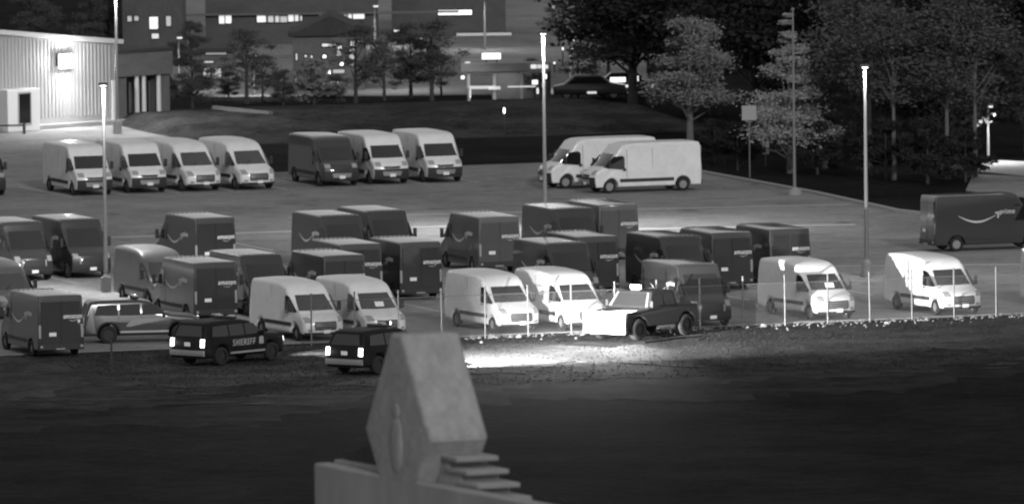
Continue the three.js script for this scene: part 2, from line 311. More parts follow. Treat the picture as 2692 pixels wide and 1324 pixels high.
// white van with a short steep nose and a black lower front
const SP = { W: 2.05, H: 2.54, crown: .03, bevel: .085, belt: 1.15, tumble: .06, bow: .20, nose: 1.5, axles: [2.05, -1.98], arch: .42, axleY: .34, floor: vanFloor,
  front: [[2.92, .30], [2.98, .45], [3.00, .75], [2.96, .97], [2.86, 1.10], [2.60, 1.24], [2.40, 1.34], [2.08, 1.64], [1.82, 1.90], [1.64, 2.08], [1.50, 2.25]],
  roof: [[1.34, 2.40], [1.08, 2.49], [.6, 2.53], [-1.5, 2.54], [-2.6, 2.53], [-2.88, 2.49]], rear: [[-2.95, 2.34], [-2.98, 1.9], [-3.0, 1.0], [-3.0, .62], [-2.98, .30]] };
function makeShortNoseVan(paint = M.white, name = 'white_van') {
  const b = shell(SP), o = new THREE.Group(); o.name = name;
  part('body', b.body, paint, o);
  part('windscreen', b.nose(t => [-.90 + .10 * t, .90 - .10 * t], 1.36, 1.97, .012), M.glass, o);
  part('front_bumper', b.nose(() => [-1.0, 1.0], .32, .82, .03, 12, 5), M.trim, o);
  part('grille', b.nose(t => [-.42 - .08 * t, .42 + .08 * t], .84, .95, .02, 8, 3), M.trim, o);
  part('lower_grille', b.nose(t => [-.50 - .06 * t, .50 + .06 * t], .48, .70, .045, 8, 3), M.chrome, o);
  for (const s of [-1, 1]) {
    part('headlight', b.nose(t => s < 0 ? [-.94, -.62] : [.62, .94], .96, 1.16, .016, 5, 4), M.lens, o);
    part('side_window', b.flank([[2.36, 1.36], [2.28, 1.30], [1.45, 1.20], [1.28, 1.20], [1.22, 1.30], [1.22, 1.80], [1.34, 1.90], [1.84, 1.86]], s), M.glass, o);
    part('side_moulding', b.flank([[1.50, .55], [-1.46, .55], [-1.46, .72], [1.50, .72]], s, .025, .05), M.trim, o);
    part('door_seam', b.flank([[1.10, .5], [1.085, .5], [1.085, 2.2], [1.10, 2.2]], s, .003, .02), M.trim, o);
    part('door_seam', b.flank([[-.30, .5], [-.315, .5], [-.315, 2.25], [-.30, 2.25]], s, .003, .02), M.trim, o);
    part('door_handle', b.flank([[1.16, 1.12], [1.32, 1.12], [1.32, 1.26], [1.16, 1.26]], s, .03, .05), M.trim, o);
    part('mirror', mirrorGeo(s, b.hw - .05, 1.50, 2.10, .40), M.trim, o);
    part('tail_light', rbox(.12, .60, .07, s * .94, 1.05, -2.975, .03), M.tail, o);
    part('rear_door', rbox(.86, 1.75, .04, s * .44, 1.40, -2.992, .015), paint, o);
  }
  part('rear_bumper', rbox(1.92, .22, .14, 0, .44, -3.0, .04), M.trim, o);
  part('number_plate', rbox(.32, .16, .02, 0, .50, 3.045, .006), M.plate, o);
  wheels(o, SP, .345, .22, .92);
  return o;
}
// dark parcel van with a high ribbed roof, curved arrow on its flanks and a small logo on the rear door
const SD = { W: 2.07, H: 2.66, bevel: .055, belt: 1.2, tumble: .055, bow: .24, nose: 1.8, crown: .02, axles: [2.02, -1.90], arch: .42, axleY: .34, floor: vanFloor,
  front: [[2.90, .30], [2.97, .45], [2.99, .75], [2.95, 1.0], [2.85, 1.13], [2.55, 1.28], [2.22, 1.44], [1.90, 1.78], [1.60, 2.10], [1.46, 2.24], [1.34, 2.44], [1.26, 2.58]],
  roof: [[1.19, 2.64], [1.05, 2.66], [.5, 2.66], [-1.5, 2.66], [-2.7, 2.66], [-2.90, 2.64]], rear: [[-2.95, 2.52], [-2.98, 1.9], [-3.0, 1.0], [-3.0, .62], [-2.98, .30]] };
const logoText = letters('amazon', .19, .006, .86), logoBow = smile(.34), sideBow = smile(1.9), sideText = letters('prime', .21, .006, .95);
function makeParcelVan(paint = M.dark) {
  const b = shell(SD), o = new THREE.Group(); o.name = 'parcel_van';
  part('body', b.body, paint, o);
  part('windscreen', b.nose(t => [-.90 + .10 * t, .90 - .10 * t], 1.46, 2.24, .012), M.glass, o);
  part('front_bumper', b.nose(() => [-1.0, 1.0], .32, .66, .03, 12, 4), M.trim, o);
  part('grille', b.nose(t => [-.55 + .04 * t, .55 - .04 * t], .72, .98, .02, 8, 3), M.trim, o);
  for (const s of [-1, 1]) part('grille_end', b.nose(t => s < 0 ? [-.64, -.58] : [.58, .64], .70, 1.0, .03, 2, 3), M.tail, o);
  const ribs = 8;
  for (let k = 0; k < ribs; k++) { const x = -.77 + 1.54 * k / (ribs - 1); part('roof_rib', rbox(.10, .06, .50, x, 2.650 - .02 * (x / b.hw) ** 2 * .8, .86, .02, 1), paint, o); }
  for (const s of [-1, 1]) {
    part('headlight', b.nose(t => s < 0 ? [-.96, -.70] : [.70, .96], .92, 1.16, .014, 5, 4), M.lens, o);
    part('side_window', b.flank([[2.20, 1.46], [2.12, 1.40], [1.05, 1.40], [.98, 1.48], [.98, 2.06], [1.10, 2.14], [1.48, 2.10]], s), M.glass, o);
    part('side_moulding', b.flank([[1.45, .55], [-1.40, .55], [-1.40, .70], [1.45, .70]], s, .025, .05), M.trim, o);
    part('door_seam', b.flank([[.86, .5], [.845, .5], [.845, 2.3], [.86, 2.3]], s, .003, .02), M.trim, o);
    part('mirror', mirrorGeo(s, b.hw - .04, 1.64, 1.92, .44), M.trim, o);
    part('tail_light', rbox(.12, .58, .07, s * .945, 1.10, -2.972, .03), M.tail, o);
    part('reflector', rbox(.12, .10, .03, s * .90, .46, -3.075, .02), M.tail, o);
    part('rear_door', rbox(.86, 1.86, .04, s * .438, 1.46, -2.992, .015), paint, o);
    const bow = sideBow.clone().translate(0, 0, 0), txt = sideText.clone();
    // print on the flank: reads left to right from outside, arrow in front of the word
    const turn = s > 0 ? Math.PI / 2 : -Math.PI / 2;
    const k = s > 0 ? -1 : 1;
    const xs = s * (b.bend(b.hw, 1.62, -.4)[0] + .002);
    part('arrow_print', bow.rotateY(turn).translate(xs, 1.72, s > 0 ? -.1 : -.85), M.vinyl, o);
    part('word_print', txt.rotateY(turn).translate(xs, 1.80, s > 0 ? -1.68 : .68), M.vinyl, o);
  }
  part('rear_bumper', rbox(1.96, .26, .16, 0, .44, -3.0, .04), M.trim, o);
  part('bumper_step', rbox(.42, .06, .05, .05, .36, -3.09, .015), M.tail, o);
  part('logo_word', logoText.clone().rotateY(Math.PI).translate(-.52, 1.72, -3.014), M.print, o);
  part('logo_arrow', logoBow.clone().rotateY(Math.PI).translate(-.52, 1.60, -3.014), M.print, o);
  part('number_plate', rbox(.32, .16, .02, .38, .98, -3.025, .006), M.plate, o);
  part('number_plate', rbox(.32, .15, .02, 0, .46, 3.045, .006), M.plate, o);
  wheels(o, SD, .345, .22, .92);
  return o;
}
const proto = { bonnet: makeBonnetVan(), short: makeShortNoseVan(), parcel: makeParcelVan(), gray: makeShortNoseVan(M.litDark, 'grey_van'), greybonnet: makeBonnetVan(M.greyPaint, 'grey_van'), pale: makeParcelVan(M.litDark), darkshort: makeShortNoseVan(M.dark, 'dark_van') };
function park(kind, u, v, turn, label, group) {
  if (kind === 'bonnet') { turn += 5; u -= .12; }
  const o = proto[kind].clone(); o.name = numbered(proto[kind].name); scene.add(o);
  o.position.copy(grid(u + rr(-.05, .05), v + rr(-.15, .15))); o.rotation.y = LOT + (turn + rr(-1.3, 1.3)) * DEG;
  return tag(o, label, 'van', group);
}
// far row along the grass bank
const farRow = 'white vans nosed out from the grass bank';
park('short', 192.6, -594.2, 0, 'white van with a dark windscreen, just left of the lamp post before the metal building', farRow);
park('short', 195.6, -594.5, 0, 'white van just right of the lamp post before the metal building', farRow);
park('bonnet', 198.5, -594.4, 0, 'white van with a bonnet, second from the open end of the four by the building', farRow);
park('bonnet', 201.3, -594.0, 0, 'white van at the open end of the four by the building', farRow);
park('darkshort', 206.0, -594.2, 0, 'dark van parked against two white vans by the bank', 'vans nosed out from the grass bank');
park('short', 208.8, -594.6, 0, 'white van squeezed between the dark van and another white van by the bank', farRow);
park('short', 211.7, -594.4, 0, 'white van at the open end of the row of three by the bank', farRow);
park('darkshort', 187.6, -596.5, 0, 'dark van in the shade below the metal building', 'vans nosed out from the grass bank');
park('short', 217.6, -585.0, -90, 'tall white van standing broadside behind another white van', 'white vans standing broadside');
park('short', 218.3, -580.6, -90, 'white van standing broadside with its whole side in the open', 'white vans standing broadside');
// middle rows of parcel vans
const dRow = 'dark parcel vans in the open middle of the lot', cRow = 'dark parcel vans in the double row';
park('parcel', 171.7, -539.6, 0, 'dark parcel van with pale grille ends, two bays from the slim lamp post', dRow);
park('parcel', 174.7, -540.2, 0, 'dark parcel van with a ribbed roof edge right beside the slim lamp post', dRow);
park('parcel', 180.6, -539.7, 180, 'dark parcel van standing alone with its tail and logo showing, empty bays on both sides', dRow);
park('parcel', 186.3, -536.5, 0, 'dark parcel van nose out, half hidden by two parcel vans seen from behind', dRow);
park('parcel', 189.2, -538.2, 0, 'dark parcel van peeping out behind another, ribbed roof edge above its windscreen', dRow);
park('pale', 192.6, -533.8, 180, 'dark parcel van painted lighter as if lamplit, seen from behind, tail higher than its neighbours', dRow);
park('parcel', 197.5, -535.5, 0, 'dark parcel van with arrow print on its side, nose against a parcel van tail', dRow);
park('pale', 200.3, -538.8, 180, 'dark parcel van painted lighter as if lamplit, seen from behind at the open end of its row', dRow);
park('greybonnet', 172.6, -521.8, 0, 'grey van with a rounded roof beside the foot of the slim lamp post', cRow);
park('parcel', 171.5, -512.7, 180, 'dark parcel van seen from behind, right behind the nose of the marked police car', cRow);
park('parcel', 174.8, -514.4, 0, 'dark parcel van nose out directly behind the first white van at the fence', cRow);
park('parcel', 181.0, -520.2, 180, 'dark parcel van seen from behind, its roof overlapping a nearer dark roof', cRow);
park('parcel', 183.8, -520.0, 180, 'dark parcel van tail with both tail lights showing between two pairs of white vans', cRow);
park('parcel', 178.0, -513.9, 180, 'dark parcel van tail rising behind the second white van at the fence', cRow);
park('parcel', 192.2, -519.4, 180, 'dark parcel van tail wedged behind a parcel van with a sloping windscreen', cRow);
park('parcel', 189.4, -514.2, 0, 'dark parcel van nose out behind the two brightly lit white vans', cRow);
park('parcel', 195.4, -515.9, 0, 'dark parcel van nose out behind the van beside the off-road truck', cRow);
park('parcel', 198.4, -518.7, 180, 'dark parcel van tail next to the lone white van at the fence', cRow);
park('parcel', 201.5, -519.6, 180, 'dark parcel van, only its upper tail showing over a white van roof', cRow);
// row at the fence
const fRow = 'white vans along the fence';
park('bonnet', 172.2, -500.0, 0, 'white van nose out beside the dark police car with lettering', fRow);
park('bonnet', 174.9, -499.6, 0, 'white van with a paper sheet behind its windscreen, tight beside another white van', fRow);
park('bonnet', 181.3, -500.2, 0, 'white van lit from below by headlights, next to a gap in the row', fRow);
park('bonnet', 184.4, -500.0, 0, 'white van lit from below, half hidden by the off-road truck', fRow);
park('parcel', 189.9, -499.3, 0, 'dark parcel van at the fence, nose out right behind the off-road truck', 'dark parcel vans at the fence');
park('bonnet', 196.1, -500.1, 0, 'white van at the fence with a white dashboard sheet, empty bays on both sides', fRow);
park('bonnet', 202.1, -500.0, 0, 'white van at the fence, dark grille behind a fence post', fRow);
park('short', 208.0, -499.4, 0, 'white van at the end of the fence row, past the last posts', fRow);
park('greybonnet', 164.0, -518.2, 5, 'grey van with a rounded roof behind the parcel van at the entrance', fRow);
park('parcel', 159.5, -497.8, 180, 'dark parcel van seen from behind, hiding the tail of the marked police car', 'dark parcel vans at the fence');
// the van driving off beside the kerb
park('parcel', 218.4, -534.2, 90, 'dark parcel van broadside with a long curved arrow on its side, beside the kerb', 'dark parcel vans in the open middle of the lot');
{ // sheets of paper on two dashboards
  for (const [u, v, lx, lab] of [[174.9, -499.6, .05, 'white paper sheet behind the windscreen of a white van'], [196.1, -500.1, .1, 'white paper sheet on the dashboard of the lone white van at the fence']]) {
    const p = tag(add(part('paper_sheet', rbox(.40, .27, .006, 0, 0, 0, .002).rotateX(-.75), M.paper)), lab, 'paper');
    const q = V(lx, 1.50, 1.97).applyAxisAngle(V(0, 1, 0), LOT).add(grid(u, v)); p.position.copy(q); p.rotation.y = LOT;
  }
}

// ---------------------------------------------------------------- police cars
const SS = { W: 2.02, H: 1.88, bevel: .13, belt: 1.12, tumble: .20, bow: .22, nose: 1.5, axles: [1.62, -1.50], arch: .44, axleY: .39, floor: .33,
  front: [[2.52, .33], [2.60, .45], [2.62, .80], [2.56, 1.02], [2.30, 1.14], [1.30, 1.22], [1.02, 1.30], [.70, 1.54], [.42, 1.74], [.25, 1.80]],
  roof: [[-.1, 1.86], [-.8, 1.88], [-1.8, 1.87], [-2.22, 1.82]], rear: [[-2.34, 1.74], [-2.50, 1.30], [-2.58, 1.12], [-2.60, .75], [-2.60, .50], [-2.56, .33]] };
function makePoliceCar(paint, print, title, lights) {
  const b = shell(SS), o = new THREE.Group(); o.name = 'police_car';
  part('body', b.body, paint, o);
  part('windscreen', b.nose(t => [-.82 + .06 * t, .82 - .06 * t], 1.30, 1.76, .012), M.glass, o);
  part('rear_window', b.tail(t => [-.80 + .06 * t, .80 - .06 * t], 1.26, 1.70, .012), M.glass, o);
  part('grille', b.nose(() => [-.60, .60], .70, .98, .02, 8, 3), M.trim, o);
  part('front_bumper', b.nose(() => [-.96, .96], .36, .62, .03, 10, 3), M.trim, o);
  part('rear_bumper', b.tail(() => [-.98, .98], .46, .68, .06, 10, 3), M.chrome, o);
  for (const s of [-1, 1]) {
    for (const [a, c] of [[.78, -.02], [-.10, -1.0], [-1.08, -1.98]]) part('side_window', b.flank(a > .5 ? [[1.02, 1.24], [c, 1.22], [c, 1.68], [.52, 1.68]] : c < -1.5 ? [[a, 1.22], [c - .12, 1.24], [c + .02, 1.66], [a, 1.69]] : [[a, 1.22], [c, 1.22], [c, 1.69], [a, 1.69]], s), M.glass, o);
    part('headlight', b.nose(t => s < 0 ? [-.94, -.66] : [.66, .94], .80, 1.0, .016, 4, 3), lights ? glow(1, 2.5) : M.lens, o);
    part('tail_light', b.tail(t => s < 0 ? [-.97, -.78] : [.78, .97], .82, 1.16, .03, 4, 4), lights ? glow(1, 5) : M.tail, o);
    part('side_moulding', b.flank([[1.12, .46], [-1.00, .46], [-1.00, .54], [1.12, .54]], s, .03, .05), M.chrome, o);
    part('mirror', mirrorGeo(s, b.hw - .08, 1.26, .92, .22), paint, o);
    for (const z of [-.06, -1.04]) part('door_seam', b.flank([[z + .008, .55], [z - .008, .55], [z - .008, 1.2], [z + .008, 1.2]], s, .003, .02), M.trim, o);
    if (title) {
      const g = letters(title, .27, .005, .98).rotateY(s * Math.PI / 2).translate(s * (b.hw + .004), .92, -.15), q = g.attributes.position;
      for (let i = 0; i < q.count; i++) { const k = b.bend(b.hw, q.getY(i), q.getZ(i))[0]; q.setX(i, s * (k + (Math.abs(q.getX(i)) - b.hw))); }
      part('side_lettering', g, print, o);
      part('door_badge', b.flank([[1.05, .78], [.78, .78], [.78, 1.06], [.915, 1.10], [1.05, 1.06]], s, .006, .02), print, o);
    } else {
      part('side_stripe', b.flank([[1.95, 1.0], [.4, .92], [-.55, .72], [-.75, .74], [-.45, 1.05], [1.2, 1.10]], s, .006, .02), print, o);
      const g = letters('SHERIFF', .16, .005).rotateY(s * Math.PI / 2).translate(s * (b.hw + .012), .97, .2);
      part('side_lettering', g, M.decal, o);
    }
  }
  const bar_ = part('light_bar', rbox(1.15, .10, .28, 0, 1.93, -.25, .04), M.trim, o); part('light_bar_lens', merge([rbox(.30, .07, .24, -.36, 2.0, -.25, .03), rbox(.30, .07, .24, .36, 2.0, -.25, .03)]), M.tail, bar_);
  part('number_plate', rbox(.32, .17, .03, 0, .93, -2.605, .006), M.plate, o);
  wheels(o, SS, .39, .25, .88, M.trim);
  return o;
}
function setCar(o, px, py, ground, turn, label) { // px, py: pixel of the tail's middle on the ground
  o.name = numbered(o.name); scene.add(o); const p = hit(px, py), f = V(Math.sin(turn * DEG), 0, Math.cos(turn * DEG));
  o.position.copy(p).addScaledVector(f, ground); o.rotation.y = turn * DEG; return tag(o, label, 'police car', 'police cars at the fence');
}
const carA = setCar(makePoliceCar(M.black, M.decal, 'SHERIFF', true), 492, 962, 2.6, 138, 'dark police car with pale lettering and a badge on its side, tail lights on');
const carB = setCar(makePoliceCar(M.black, M.decal, 'SHERIFF', true), 905, 986, 2.6, 142, 'dark police car partly behind the stone roof block, tail lights on');
const carC = setCar(makePoliceCar(M.silver, mat(.27, .5), null, false), 212, 900, 2.6, 98, 'silver marked police car with a pale side stripe, broadside by a dark parcel van tail');
for (const [car, pow, tx] of [[carA, 700, 3], [carB, 900, 3]]) {
  for (const s of [-1, 1]) {
    spot(car, V(s * .8, .90, 2.72), V(s * .9 - tx, .45, 13), pow, .50, .9, 4);
    point(car, V(s * .87, 1.0, -2.80), .25, 3);
  }
}
{ // steerable spotlight on the light bar of the second car, turned along the fence
  const at = V(-.52, 2.06, -.25), lamp = part('bar_spotlight', rbox(.16, .18, .18, at.x + .02, at.y, at.z, .06), M.trim, carB);
  carB.updateMatrixWorld(true); const aim = carB.worldToLocal(hit(1640, 912)), d = aim.clone().sub(at).normalize(), from = at.clone().addScaledVector(d, .16);
  part('spotlight_lens', new THREE.SphereGeometry(.08, 12, 8).translate(at.x + d.x * .07, at.y + d.y * .07, at.z + d.z * .07), glow(1, 5), lamp);
  spot(carB, from, aim, 14000, .58, 1, 5);
}
{ const l = part('headlamp', rbox(.16, .16, .1, .86, .92, 2.60, .04), glow(1, 2.5), carC); }

// ---------------------------------------------------------------- off-road truck with a pale front plate
{
  const S = { W: 2.25, H: 2.05, bevel: .07, belt: 1.35, tumble: .14, bow: .06, nose: 1.0, axles: [1.65, -1.65], arch: .56, axleY: .46, floor: .55,
    front: [[2.42, .55], [2.48, .7], [2.48, 1.15], [2.40, 1.25], [1.15, 1.32], [1.02, 1.36], [.80, 1.70], [.62, 1.98]], roof: [[.50, 2.05], [-.75, 2.05], [-.92, 2.0]], rear: [[-1.05, 1.45], [-1.1, 1.36], [-2.4, 1.34], [-2.48, 1.28], [-2.48, .7], [-2.44, .55]] };
  const b = shell(S), o = new THREE.Group(); o.name = 'offroad_truck';
  part('body', b.body, M.olive, o);
  part('windscreen', b.nose(t => [-.92 + .06 * t, .92 - .06 * t], 1.42, 1.94, .012), new THREE.MeshPhysicalMaterial({ color: gray(.022), roughness: .2, clearcoat: 1 }), o);
  for (const s of [-1, 1]) {
    part('side_window', b.flank([[.86, 1.42], [-.05, 1.42], [-.05, 1.92], [.62, 1.92]], s), M.glass, o);
    part('side_window', b.flank([[-.14, 1.42], [-.85, 1.42], [-.78, 1.92], [-.14, 1.92]], s), M.glass, o);
    part('mirror', mirrorGeo(s, b.hw - .06, 1.52, .92, .3), M.trim, o);
    part('tail_light', rbox(.12, .26, .05, s * .98, 1.0, -2.49, .02), M.tail, o);
    part('windscreen_pillar', b.nose(t => s < 0 ? [-1.06 + .08 * t, -.95 + .06 * t] : [.95 - .06 * t, 1.06 - .08 * t], 1.40, 1.98, .03, 2, 4), M.chrome, o);
  }
  part('front_plate', rbox(2.3, .98, .10, 0, .80, 2.68, .03), M.white, o);
  part('plate_arm', merge([-.6, .6].map(x => rbox(.12, .14, .32, x, .8, 2.5, .02))), M.trim, o);
  part('front_bumper', rbox(2.1, .2, .2, 0, .5, 2.42, .04), M.trim, o);
  part('light_mount', rbox(.5, .10, .30, .15, 2.09, .56, .02), M.trim, o);
  part('roof_light', rbox(.56, .20, .16, .15, 2.22, .66, .05), glow(1, 4), o);
  wheels(o, S, .47, .30, .98, M.trim);
  scene.add(o); o.name = numbered(o.name);
  const turn = -39, c = hit(1652, 898), q = V(1.12, 0, 2.45).applyAxisAngle(V(0, 1, 0), turn * DEG);
  o.position.set(c.x - q.x, 0, c.z - q.z); o.rotation.y = turn * DEG;
  tag(o, 'dark off-road truck with a bright white front plate and a roof light', 'truck');
  o.updateMatrixWorld(true);
  spot(o, V(.15, 2.32, .80), o.worldToLocal(hit(1475, 930)), 1700, .62, 1, 5);
}

// ---------------------------------------------------------------- chain link fence
{
  const v0 = -495.6, u0 = 171.1, u1 = 209.1, f = thing('chain_link_fence', 'chain link fence with slim steel posts in front of the white vans', 'fence');
  const post = cyl(.036, .036, 2.2, 0, 1.08, 0, 8), cap = new THREE.SphereGeometry(.048, 8, 6).translate(0, 2.2, 0);
  for (let u = u0; u <= u1 + .01; u += 2) { const p = part('post', post, M.galv, f); p.position.copy(grid(u, v0)); p.rotation.z = rr(-.012, .012); p.rotation.x = rr(-.01, .01); part('post_cap', cap, M.galv, p); }
  part('top_rail', bar(grid(u0, v0, 1.88), grid(u1, v0, 1.88), .017, 6), mat(.10, .6), f);
  part('tension_wire', bar(grid(u0, v0, .08), grid(u1, v0, .08), .004, 4), M.galv, f);
  const g = [], H = 1.8, L = u1 - u0;
  for (let k = -H; k < L; k += .085) { // diagonal wires both ways
    const a = Math.max(0, k), b = Math.min(L, k + H); if (b - a < .05) continue;
    g.push(bar(grid(u0 + a, v0 + .004, .06 + a - k), grid(u0 + b, v0 + .004, .06 + b - k), .0024, 3));
    g.push(bar(grid(u0 + a, v0 - .004, .06 + H - (a - k)), grid(u0 + b, v0 - .004, .06 + H - (b - k)), .0024, 3));
  }
  const w = part('wire_mesh', merge(g), mat(.14, .6), f); w.userData.kind = 'stuff';
}
{ // loose stones along the foot of the fence
  const g = new THREE.IcosahedronGeometry(1, 0), n = 500, im = new THREE.InstancedMesh(g, mat(.17, .95), n), m = new THREE.Matrix4(), q = new THREE.Quaternion(), e = new THREE.Euler();
  for (let i = 0; i < n; i++) { const s = rr(.02, .075) * (rnd() < .08 ? 1.8 : 1); e.set(rr(0, 6), rr(0, 6), rr(0, 6)); m.compose(grid(rr(178, 206), -496.1 + rr(-.5, .9) + (rnd() < .15 ? rr(0, 2.5) : 0), s * .25 - .02), q.setFromEuler(e), V(s * rr(.8, 1.4), s * .7, s * rr(.8, 1.4))); im.setMatrixAt(i, m); }
  im.name = 'gravel'; add(im); tag(im, 'pale loose stones along the foot of the fence', 'gravel', null, 'stuff');
}
{ // sparse grass blades on the bank outside the fence
  const g = new THREE.BufferGeometry(); g.setAttribute('position', new THREE.Float32BufferAttribute([-.02, 0, 0, .02, 0, 0, .01, 1, .15, -.02, 0, .02, .02, 0, -.02, -.05, .8, -.1], 3)); g.computeVertexNormals();
  const n = 20000, im = new THREE.InstancedMesh(g, new THREE.MeshPhysicalMaterial({ color: gray(.05), roughness: 1, specularIntensity: .1, side: THREE.DoubleSide }), n), m = new THREE.Matrix4(), q = new THREE.Quaternion();
  for (let i = 0; i < n; i++) { const s = rr(.02, .075), u = rr(158, 210), v = -496.3 + Math.pow(rnd(), 1.3) * 24; m.compose(grid(u, v, -.02), q.setFromAxisAngle(V(0, 1, 0), rr(0, 6.28)), V(1, s, 1)); im.setMatrixAt(i, m); }
  im.name = 'grass'; add(im); tag(im, 'short dry grass on the bank outside the fence', 'grass', null, 'stuff');
}
tag(add(part('kerb_shadow', new THREE.TubeGeometry(new THREE.CatmullRomCurve3([[1700, 899], [1740, 893], [1790, 886], [1850, 880]].map(([x, y]) => hit(x, y, .05))), 20, .05, 6), M.bark)), 'dark crooked tube drawn as the kerb shadow on the bank beside the truck', 'shadow_line');  // tube stands in for the dark shadow line along the kerb
{ const p = thing('marker_post', 'short dark post standing on the bank in front of the silver police car', 'post', hit(292, 958)); part('shaft', rbox(.09, 1.0, .09, 0, .48, 0, .01), M.trim, p); part('cap', rbox(.13, .06, .13, 0, 1.0, 0, .02), M.trim, p); }

// ---------------------------------------------------------------- lamp posts
function lampPost(pos, h, power, label, lit = 1) {
  const o = thing('lamp_post', label, 'lamp post', pos, 0, 'lamp posts of the parking lot');
  part('pole', cyl(.062, .11, h, 0, h / 2, 0, 12), M.pole, o);
  part('base', merge([cyl(.24, .24, .7, 0, .35, 0, 14), cyl(.14, .16, .12, 0, .76, 0, 12)]), M.concrete, o);
  part('arm', rbox(.07, .07, .3, 0, h + .02, .12, .02), M.fixture, o);
  const hd = part('lamp_head', rbox(.42, .11, .44, 0, h + .06, .20, .03), M.fixture, o);
  part('lamp_lens', rbox(.26, .03, .16, 0, h - .012, .27, .01), glow(1, 8), hd);
  spot(o, V(0, h - .07, .27), V(0, 0, .6), power, 1.42, .5, 6);
  return o;
}
lampPost(hit(278, 768), 9.5, 650, 'slim lamp post standing beside parked parcel vans, before the metal building');
lampPost(hit(1434, 604), 9.6, 800, 'tall lamp post rising in front of the broadside white vans');
lampPost(hit(2280, 728), 9.7, 170, 'lamp post standing between the two rows near the lone white van and the trees');
lampPost(grid(150, -556), 9.6, 900, 'added unseen lamp post at the entrance end of the lot, beyond the parked parcel vans');  // out of view, added to even out the light on the lot
lampPost(grid(240, -540), 9.6, 450, 'added unseen lamp post at the kerb end of the lot, beyond the driving parcel van');  // likewise added out of view, fills in light at the kerb side
lampPost(hit(308, 352), 8.0, 300, 'far lamp post rising above the corner of the metal building');
{ // tall bare pole on a concrete foot
  const p = thing('bare_pole', 'tall thin bare pole on a concrete foot beside the pale conifer', 'pole', hit(2090, 512)); part('shaft', cyl(.045, .085, 9.4, 0, 4.7, 0, 10), M.pole, p); part('foot', merge([cyl(.34, .36, .3, 0, .12, 0, 16), cyl(.16, .2, .12, 0, .32, 0, 12)]), M.concrete, p); part('finial', new THREE.SphereGeometry(.09, 10, 8).translate(0, 9.42, 0), M.pole, p);
}
{ // signs
  const p = thing('road_sign', 'square sign seen on a slim post beside the trees', 'sign', hit(1972, 466)); part('post', cyl(.035, .035, 3.7, 0, 1.85, 0, 8), M.galv, p); part('panel', rbox(.76, .76, .03, 0, 3.35, .05, .01), mat(.30, .6), p); part('bracket', rbox(.1, .5, .04, 0, 3.35, .02, .01), M.galv, p);
  const q = thing('small_sign', 'small white upright sign below the trees', 'sign', hit(2014, 436)); part('panel', rbox(.34, .66, .03, 0, .95, .03, .01), M.plate, q); part('post', cyl(.025, .025, 1.0, 0, .5, 0, 8), M.galv, q); part('rail', rbox(1.7, .09, .05, .1, .8, 0, .01), M.galv, q);
}

